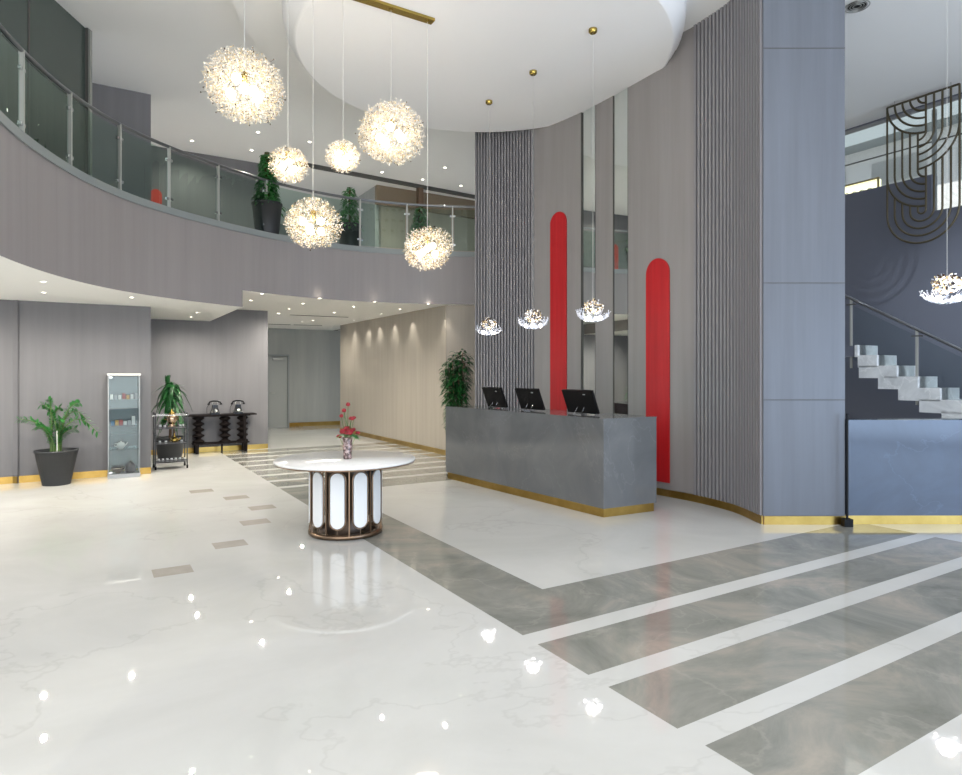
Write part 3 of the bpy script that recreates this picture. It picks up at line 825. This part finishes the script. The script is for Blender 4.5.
# zamioculcas type plant at left
t = thing('potted_plant', 'leafy plant with feathery arching stems in a big dark pot beside the glass cabinet', 'plant', (-6.13, 9.30, 0))
pot(t, .275, .175, .50)
ss = MB(); lv = MB(); r = random.Random(8)
stems = [(.62, 1.12, 0), (.75, 1.0, .1), (-.28, 1.05, .1), (-.05, 1.22, 0), (.12, .95, -.1), (-.45, .95, -.2), (.45, 1.18, -.1), (-.15, .85, -.2), (.3, .8, .1), (-.38, 1.15, .05), (.05, 1.1, .15)]
for (dx, top, dy) in stems:
    x0 = r.uniform(-.08, .08); y0 = r.uniform(-.08, .08); pts = []
    for k in range(13):
        q = k/12; dr = abs(dx)*.34*max(0, q-.65)**2*8 if abs(dx) > .5 else 0
        pts.append(Vector((x0+dx*q**2*.72, y0+dy*q*q, .45+(top-.45)*sin(q*pi/2)-dr)))
    ss.tube(pts, [.014-.010*k/12 for k in range(13)], 6)
    for k in range(4, 25):
        q = k/24*12; i = min(11, int(q)); p = pts[i].lerp(pts[i+1], q-i); d = (pts[i+1]-pts[i]).normalized()
        sd = d.cross(Vector((0, 1, .3))).normalized()
        for sg_ in (-1, 1): leaf(lv, p, sd*sg_+d*.7+Vector((0, r.uniform(-.5, .5), .1)), r.uniform(.065, .09), .034, .15)
ss.build('stems', 'stem', t); lv.build('foliage', 'leaf', t)
MB().tube([(.05, -.06, .45), (.04, -.05, .78)], .007, 6).build('support_stick', 'white_item', t)
# drooping dracaena behind the trolley
t = thing('potted_plant', 'tall plant with long drooping leaves in a dark pot behind the serving trolley', 'plant', (-5.66, 11.72, 0))
pot(t, .26, .19, .45)
MB().tube([(0, 0, .4), (.02, 0, .8), (0, 0, 1.25)], .025, 8).tube([(.05, .04, .4), (.08, .04, .9)], .02, 8).build('trunk', 'trunk', t)
lv = MB(); r = random.Random(3)
for i in range(150):
    a = r.uniform(0, 2*pi); z = r.choice((.75, .95, 1.1, 1.25, 1.35)); e = r.uniform(.3, 2.2)
    leaf(lv, (.02, .0, z), (cos(a), sin(a), e), r.uniform(.30, .44), .055, r.uniform(.5, 1.7), n=7)
for i in range(8): leaf(lv, (-.04, 0, 1.3), (r.uniform(-.3, .2), r.uniform(-.3, .3), 1), .33, .06, .15, n=5)
lv.build('foliage', 'leaf_dark', t)
# bushy plant behind the desk
t = thing('potted_plant', 'tall bushy green plant standing behind the left end of the reception desk', 'plant', (-.44, 11.50, 0))
pot(t, .19, .14, .32)
tr = MB(); lv = MB(); r = random.Random(5)
for i in range(9):
    a = i*.72; x, y, zt = .15*cos(a), .15*sin(a), r.uniform(1.45, 2.0); tr.tube([(x*.4, y*.4, .3), (x, y, zt)], .008, 5)
    for k in range(170):
        z = r.uniform(.6, zt+.04); b2 = r.uniform(0, 2*pi); rr = .05+.03*r.random(); q = (z-.3)/(zt-.3)
        leaf(lv, (x*q+rr*cos(b2), y*q+rr*sin(b2), z), (cos(b2), sin(b2), r.uniform(-.1, .8)), r.uniform(.11, .17), .042, .6)
tr.build('stems', 'trunk', t); lv.build('foliage', 'leaf_dark', t)
# climbing plants on the balcony
def climber(x, y, h, rt, rb, ph, seed, label, nl=330, wbot=.2, wtop=.06, pole=True, m='leaf'):
    nl = int(nl*1.7)
    t = thing('potted_plant', label, 'plant', (x, y, MEZ), 0, 'climbing plants on the balcony')
    pot(t, rt, rb, ph, n=4 if False else 20)
    MB().tube([(0, 0, ph-.06), (0, 0, h)], .045 if pole else .02, 8).build('moss_pole', 'moss', t)
    r = random.Random(seed); lv = MB()
    for i in range(nl):
        q = r.random()**1.3; z = ph+(h-ph)*q*.98; a = r.uniform(0, 2*pi); w = wbot+(wtop-wbot)*q
        rr = w*r.uniform(.5, 1)
        leaf(lv, (rr*cos(a), rr*sin(a), z), (cos(a), sin(a), r.uniform(-.6, .4)), r.uniform(.06, .10), .055, .6, n=3)
    for i in range(7):
        a = r.uniform(0, 2*pi); leaf(lv, (wbot*1.2*cos(a), wbot*1.2*sin(a), ph-.02-.1*r.random()), (cos(a), sin(a), -.3), .09, .06, .5, n=3)
    lv.build('foliage', m, t)
p = ray_line(266.5, (-4.1, 10.9), V)
climber(-3.66, 11.02, 1.43, .255, .19, .56, 21, 'climbing plant on a moss pole in the dark pot furthest left on the balcony')
climber(-2.52, 12.35, 1.22, .235, .18, .50, 22, 'sparse climbing plant in a dark pot, middle one on the balcony', nl=170, wbot=.18, wtop=.07, pole=False)
climber(-1.22, 12.98, 1.0, .2, .15, .42, 23, 'climbing plant at the brown post, behind the low right pendant lamp', nl=220)

# ------------------------------------------------------------------ glass cabinet with its contents
CO = Vector((-5.655, 9.775, 0))
CW, CD, CHT = .42, .26, 1.60
cab = thing('display_cabinet', 'narrow upright glass display cabinet with glass shelves against the left wall', 'cabinet', CO, UA)
MB().box((CW/2, CD/2, .03), (CW+.02, CD, .06)).build('base', 'item_grey', cab)
MB().box((CW/2, CD/2, CHT-.015), (CW+.03, CD+.01, .03)).build('top', 'white_item', cab)
for x in (0, CW):
    MB().add([(x, 0, .06), (x, CD, .06), (x, CD, CHT-.03), (x, 0, CHT-.03)], [(0, 1, 2, 3)]).build('side_pane', 'cabinet_glass', cab)
dp = MB().add([(.004, 0, .06), (CW-.004, 0, .06), (CW-.004, 0, CHT-.03), (.004, 0, CHT-.03)], [(0, 1, 2, 3)]).build('door', 'cabinet_glass', cab)
MB().box((.03, -.008, CHT-.06), (.04, .015, .025)).box((.03, -.008, .09), (.04, .015, .025)).build('hinge', 'chrome', dp)
b = MB()
for x in (0, CW):
    for y in (0, CD): b.box((x, y, CHT/2+.015), (.008, .008, CHT-.09))
b.build('edge_profile', 'item_grey', cab)
shz = [1.20, .80, .43]
for z in shz: MB().box((CW/2, CD/2, z), (CW-.02, CD-.02, .008)).build('shelf', 'item_grey' if False else 'cabinet_glass', cab)
MB().box((CW/2, CD-.004, CHT/2), (CW-.01, .005, CHT-.1)).build('back_panel', 'cabinet_glass', cab)
def cpt(x, y, z): return CO+V*x+U*y+Vector((0, 0, z))
r = random.Random(9)
cards = ['white_item', 'item_grey', 'white_item', 'item_red', 'item_yellow', 'white_item', 'item_grey']
for i in range(7):
    w_, h_ = .042, .06+.03*r.random()
    o = MB().box((0, 0, h_/2), (w_, .03, h_)).box((0, -.016, h_*.55), (w_*.7, .003, h_*.4)).build('souvenir_box', cards[i], loc=cpt(.045+i*.055, .11, 1.2045), rz=UA)
    tag(o, ['white box at the left end of the cabinet top shelf', 'grey box second on the cabinet top shelf', 'white box third on the cabinet top shelf', 'red souvenir box on the cabinet top shelf',
            'yellow souvenir box on the cabinet top shelf', 'white box right of the yellow one on the cabinet top shelf', 'grey box at the right end of the cabinet top shelf'][i], 'box', 'souvenirs on the cabinet top shelf')
c2 = ['item_blue', 'item_yellow', 'item_red', 'white_item', 'item_grey', 'white_item']
for i in range(6):
    h_ = .055+.035*r.random()+(.05 if i == 5 else 0)
    o = MB().box((0, 0, h_/2), (.045, .035, h_)).box((0, -.02, h_/2), (.03, .01, h_*.5)).build('souvenir_box', c2[i], loc=cpt(.06+i*.056, .12, .8045), rz=UA)
    tag(o, ['blue souvenir box at the left end of the cabinet second shelf', 'yellow souvenir box on the cabinet second shelf', 'red souvenir box on the cabinet second shelf', 'white box mid cabinet second shelf',
            'grey box on the cabinet second shelf', 'tallest white box at the right end of the cabinet second shelf'][i], 'box', 'souvenirs on the cabinet second shelf')
tp = thing('teapot', 'small white teapot standing alone on the third cabinet shelf', 'teapot', cpt(.17, .12, .4345), UA)
MB().lathe([(.03, 0), (.055, .03), (.06, .06), (.045, .095), (.015, .105), (.012, .118), (.0001, .122)], n=16).build('body', 'white_item', tp)
MB().tube([(.05, 0, .05), (.075, 0, .07), (.09, 0, .10)], [.012, .008, .006], 7).build('spout', 'white_item', tp)
MB().tube([(-.05, 0, .085), (-.08, 0, .085), (-.085, 0, .05), (-.055, 0, .03)], .006, 7).build('handle', 'white_item', tp)
o = MB().lathe([(.03, 0), (.06, .03), (.09, .07), (.095, .09), (.085, .09), (.05, .04), (.0001, .03)], n=20).build('bowl', 'copper', loc=cpt(.13, .12, .061))
tag(o, 'copper coloured bowl on the floor of the glass cabinet', 'bowl')
bx = thing('dark_jar', 'dark lidded jar on the floor of the glass cabinet', 'jar', cpt(.30, .12, .061), UA)
MB().lathe([(.06, 0), (.075, .05), (.07, .11), (.05, .13)], n=16).build('body', 'item_dark', bx)
MB().lathe([(.052, .13), (.04, .15), (.012, .16), (.012, .18), (.0001, .185)], n=16).build('lid', 'item_dark', bx)

# ------------------------------------------------------------------ serving trolley
TO = ray_line(170.5, (-5.26, 10.92), V)
tr = thing('serving_trolley', 'wheeled metal serving trolley with three trays before the drooping plant', 'trolley', TO, UA)
W_, D_ = .48, .34
for x in (-W_/2, W_/2):
    for y in (-D_/2, D_/2):
        MB().tube([(x, y, .07), (x, y, .93 if x < 0 or True else .9)], .010, 8).ball((x, y, .93), .02, 8).ball((x, y, .58), .018, 8).build('upright', 'dark_metal', tr)
        wh = MB(); wh.tube([(x-.012, y, .033), (x+.012, y, .033)], .033, 14); wh.build('caster', 'black', tr)
MB().tube([(-W_/2-.05, -D_/2, .90), (W_/2+.02, -D_/2, .90)], .009, 8).tube([(-W_/2, D_/2, .90), (W_/2, D_/2, .90)], .009, 8).tube([(-W_/2, -D_/2, .90), (-W_/2, D_/2, .90)], .009, 8).tube([(W_/2, -D_/2, .90), (W_/2, D_/2, .90)], .009, 8).build('top_rail', 'chrome', tr)
for z in (.68, .42, .12):
    b = MB().box((0, 0, z), (W_-.02, D_-.02, .012))
    b.box((0, -D_/2+.01, z+.025), (W_-.02, .008, .012)).box((0, D_/2-.01, z+.025), (W_-.02, .008, .012))
    b.build('tray', 'item_dark', tr)
def tpt(x, y, z): return TO+V*x+U*y+Vector((0, 0, z))
sv = thing('samovar', 'tall polished gold and copper samovar on the top tray of the trolley', 'samovar', tpt(.02, -.02, .6865), UA)
MB().lathe([(.06, 0), (.065, .02), (.04, .04), (.055, .07), (.078, .12), (.08, .17), (.06, .21), (.045, .23)], n=20).build('body', 'copper', sv)
MB().lathe([(.047, .23), (.05, .235), (.03, .26), (.012, .27), (.018, .285), (.008, .305), (.0001, .32)], n=16).build('lid', 'gold', sv)
MB().tube([(0, -.07, .08), (0, -.11, .08), (0, -.115, .06)], .008, 7).build('tap', 'gold', sv)
for s_ in (-1, 1): MB().tube([(s_*.075, 0, .18), (s_*.105, 0, .19), (s_*.105, 0, .14), (s_*.078, 0, .13)], .006, 6).build('handle', 'gold', sv)
tp = thing('teapot', 'small polished gold teapot with pointed lid on the middle tray of the trolley', 'teapot', tpt(.06, -.03, .4265), UA)
MB().lathe([(.03, 0), (.055, .025), (.06, .055), (.04, .085), (.02, .095), (.022, .11), (.008, .13), (.012, .15), (.0001, .175)], n=16).build('body', 'gold', tp)
MB().tube([(.05, 0, .04), (.08, 0, .06), (.09, 0, .09)], [.012, .008, .006], 7).build('spout', 'gold', tp)
MB().tube([(-.05, 0, .075), (-.08, 0, .075), (-.085, 0, .04), (-.055, 0, .03)], .006, 7).build('handle', 'gold', tp)
gl0 = MB().lathe([(.018, 0), (.022, .02), (.016, .035), (.020, .05), (.018, .05), (.012, .03), (.0001, .01)], n=10).build('tea_glass', 'item_grey', loc=(0, 0, 0))
spots = [(-.17, -.10, .6865), (-.10, -.12, .6865), (-.15, .03, .6865), (.14, -.11, .6865), (.19, -.03, .6865),
         (-.17, -.11, .4265), (-.08, -.12, .4265), (.16, -.11, .4265)]+[(-.19+.065*k, -.11, .1265) for k in range(7)]
for i, (x, y, z) in enumerate(spots):
    o = gl0 if i == 0 else gl0.copy()
    if i: COL.objects.link(o)
    o.location = tpt(x, y, z)
    tray = 'top' if z > .6 else ('middle' if z > .3 else 'bottom')
    tag(o, f'tiny waisted tea glass standing on the {tray} tray of the trolley', 'glass', f'tea glasses on the {tray} tray')

# ------------------------------------------------------------------ console table and telephones
ctr = P3-V*.98-U*.22
con = thing('console_table', 'black carved console table with three wavy pillars against the recess wall', 'table', ctr, UA)
b = MB().box((0, 0, .765), (1.34, .34, .025)).box((0, 0, .745), (1.1, .28, .02))
b.build('tabletop', 'dark_wood', con)
for x in (-.42, .08, .42):
    b = MB(); prof = []
    for k in range(33):
        z = .21+.525*k/32; ww = .082+.034*sin(k/32*2*pi*4.5+(1 if x > 0 else 0)); prof.append((ww, z))
    b.lathe(prof, (x, 0, 0), 10); b.build('wavy_pillar', 'dark_wood', con)
MB().box((.44, -.12, .40), (.05, .05, .70)).build('front_post', 'dark_wood', con)
MB().box((0, 0, .195), (1.06, .30, .025)).build('shelf', 'dark_wood', con)
for x in (-.46, .46):
    for y in (-.12, .12): MB().box((x, y, .092), (.06, .05, .184)).build('leg', 'dark_wood', con)
for x in (.0,): MB().box((x, -.12, .092), (.03, .04, .184)).build('leg', 'dark_wood', con)
for i, (px, lab) in enumerate(((215, 'black vintage rotary telephone, left one on the dark console table'), (238, 'black vintage rotary telephone, right one on the dark console table'))):
    p = ray_line(px, ctr-U*.02, V)
    ph = thing('telephone', lab, 'telephone', (p.x, p.y, .7775), UA, 'vintage telephones on the console table')
    ph.scale = (1.15,)*3
    MB().lathe([(.10, 0), (.10, .025), (.08, .06), (.062, .12), (.06, .165)], n=4, sm=False).build('body', 'black_gloss', ph, rz=pi/4)
    dial = MB().lathe([(.028, 0), (.028, .008), (.012, .010), (.0001, .010)], n=18); do_ = dial.build('dial', 'steel', ph, (0, -.066, .065)); do_.rotation_euler = (math.radians(68), 0, 0)
    b = MB().tube([(-.10, 0, .185), (-.085, 0, .215), (-.03, 0, .23), (.03, 0, .23), (.085, 0, .215), (.10, 0, .185)], .015, 8)
    b.lathe([(.026, 0), (.02, .03)], (-.10, 0, .165), 10).lathe([(.026, 0), (.02, .03)], (.10, 0, .165), 10).build('handset', 'black_gloss', ph)
    MB().tube([(-.04, 0, .15), (-.045, 0, .19), (-.03, 0, .225)], .006, 6).tube([(.04, 0, .15), (.045, 0, .19), (.03, 0, .225)], .006, 6).build('cradle', 'steel', ph)
    MB().tube([(-.07, .03, .01), (-.13, .03, .02), (-.13, .01, .12), (-.10, 0, .165)], .004, 5).build('cord', 'black', ph)

# ------------------------------------------------------------------ lights
for x in (-3.2, -1.1, 1.1, 3.2):
    for y in (-1.5, 1.0, 3.4):
        lamp('ceiling_spot', 'SPOT', (x, y, CEIL-.05), 27, (1, .97, .94), .03, 150, .9, (x, y+.3, 0))
for x, y in ((4.9, 4.8), (5.2, 2.2), (4.6, 9.2), (6.0, 7.5)):
    lamp('ceiling_spot', 'SPOT', (x, y, CEIL-.05), 60, (.78, .88, 1), .04, 130, .9, (x, y, 0))
for x, y in ((-8.0, 6.5), (-6.5, 6.8), (-6.8, 8.2), (-7.6, 4.9)):
    lamp('soffit_spot', 'SPOT', (x, y, LOW-.03), 78, warm, .03, 170, .9, (x, y, 0))
_s = lamp('sun', 'SUN', (0, 0, 20), 6, (1, .98, .95), .01, to=tuple(Vector((0, 0, 20))+V*.42+Vector((0, 0, -.9))))
_s.data.angle = .01
lamp('stair_fill', 'SPOT', (7.2, 7.0, 6.0), 650, (.85, .93, 1), .04, 60, .8, (6.7, 9.9, 1.6))  # added fill, no visible fitting: brightens the stair risers
# daylight from the street front, behind and to the right
lamp('street_window_light', 'AREA', (9.5, -1.5, 1.3), 330, (.50, .70, 1), size=(6, 2.4), to=(3.5, 7, .6))
lamp('entrance_light', 'AREA', (0, -4.5, 3.0), 560, (1, .99, .98), size=(13, 5.5), to=(-1, 8, 3.4))
wd = bpy.data.worlds.new('World'); S.world = wd; wd.use_nodes = True
wd.node_tree.nodes['Background'].inputs[0].default_value = (.80, .88, 1, 1)
wd.node_tree.nodes['Background'].inputs[1].default_value = .95

# ------------------------------------------------------------------ camera and colour
cam = bpy.data.cameras.new('Camera'); co_ = bpy.data.objects.new('Camera', cam); COL.objects.link(co_)
cam.sensor_width = 36; cam.sensor_fit = 'HORIZONTAL'; cam.lens = 36*F/962
cam.shift_y = -(387.5-H0)/962
co_.location = (0, 0, CAMZ); co_.rotation_euler = (pi/2, 0, 0)
cam.clip_start = .05; S.camera = co_
S.view_settings.view_transform = 'Standard'; S.view_settings.look = 'None'
S.view_settings.gamma = 1; S.view_settings.exposure = .13
S.view_settings.use_curve_mapping = False
try:
    S.cycles.use_denoising = True; S.cycles.max_bounces = 8; S.cycles.sample_clamp_indirect = 6
    S.cycles.transparent_max_bounces = 16; S.cycles.caustics_reflective = False; S.cycles.caustics_refractive = False
except Exception: pass
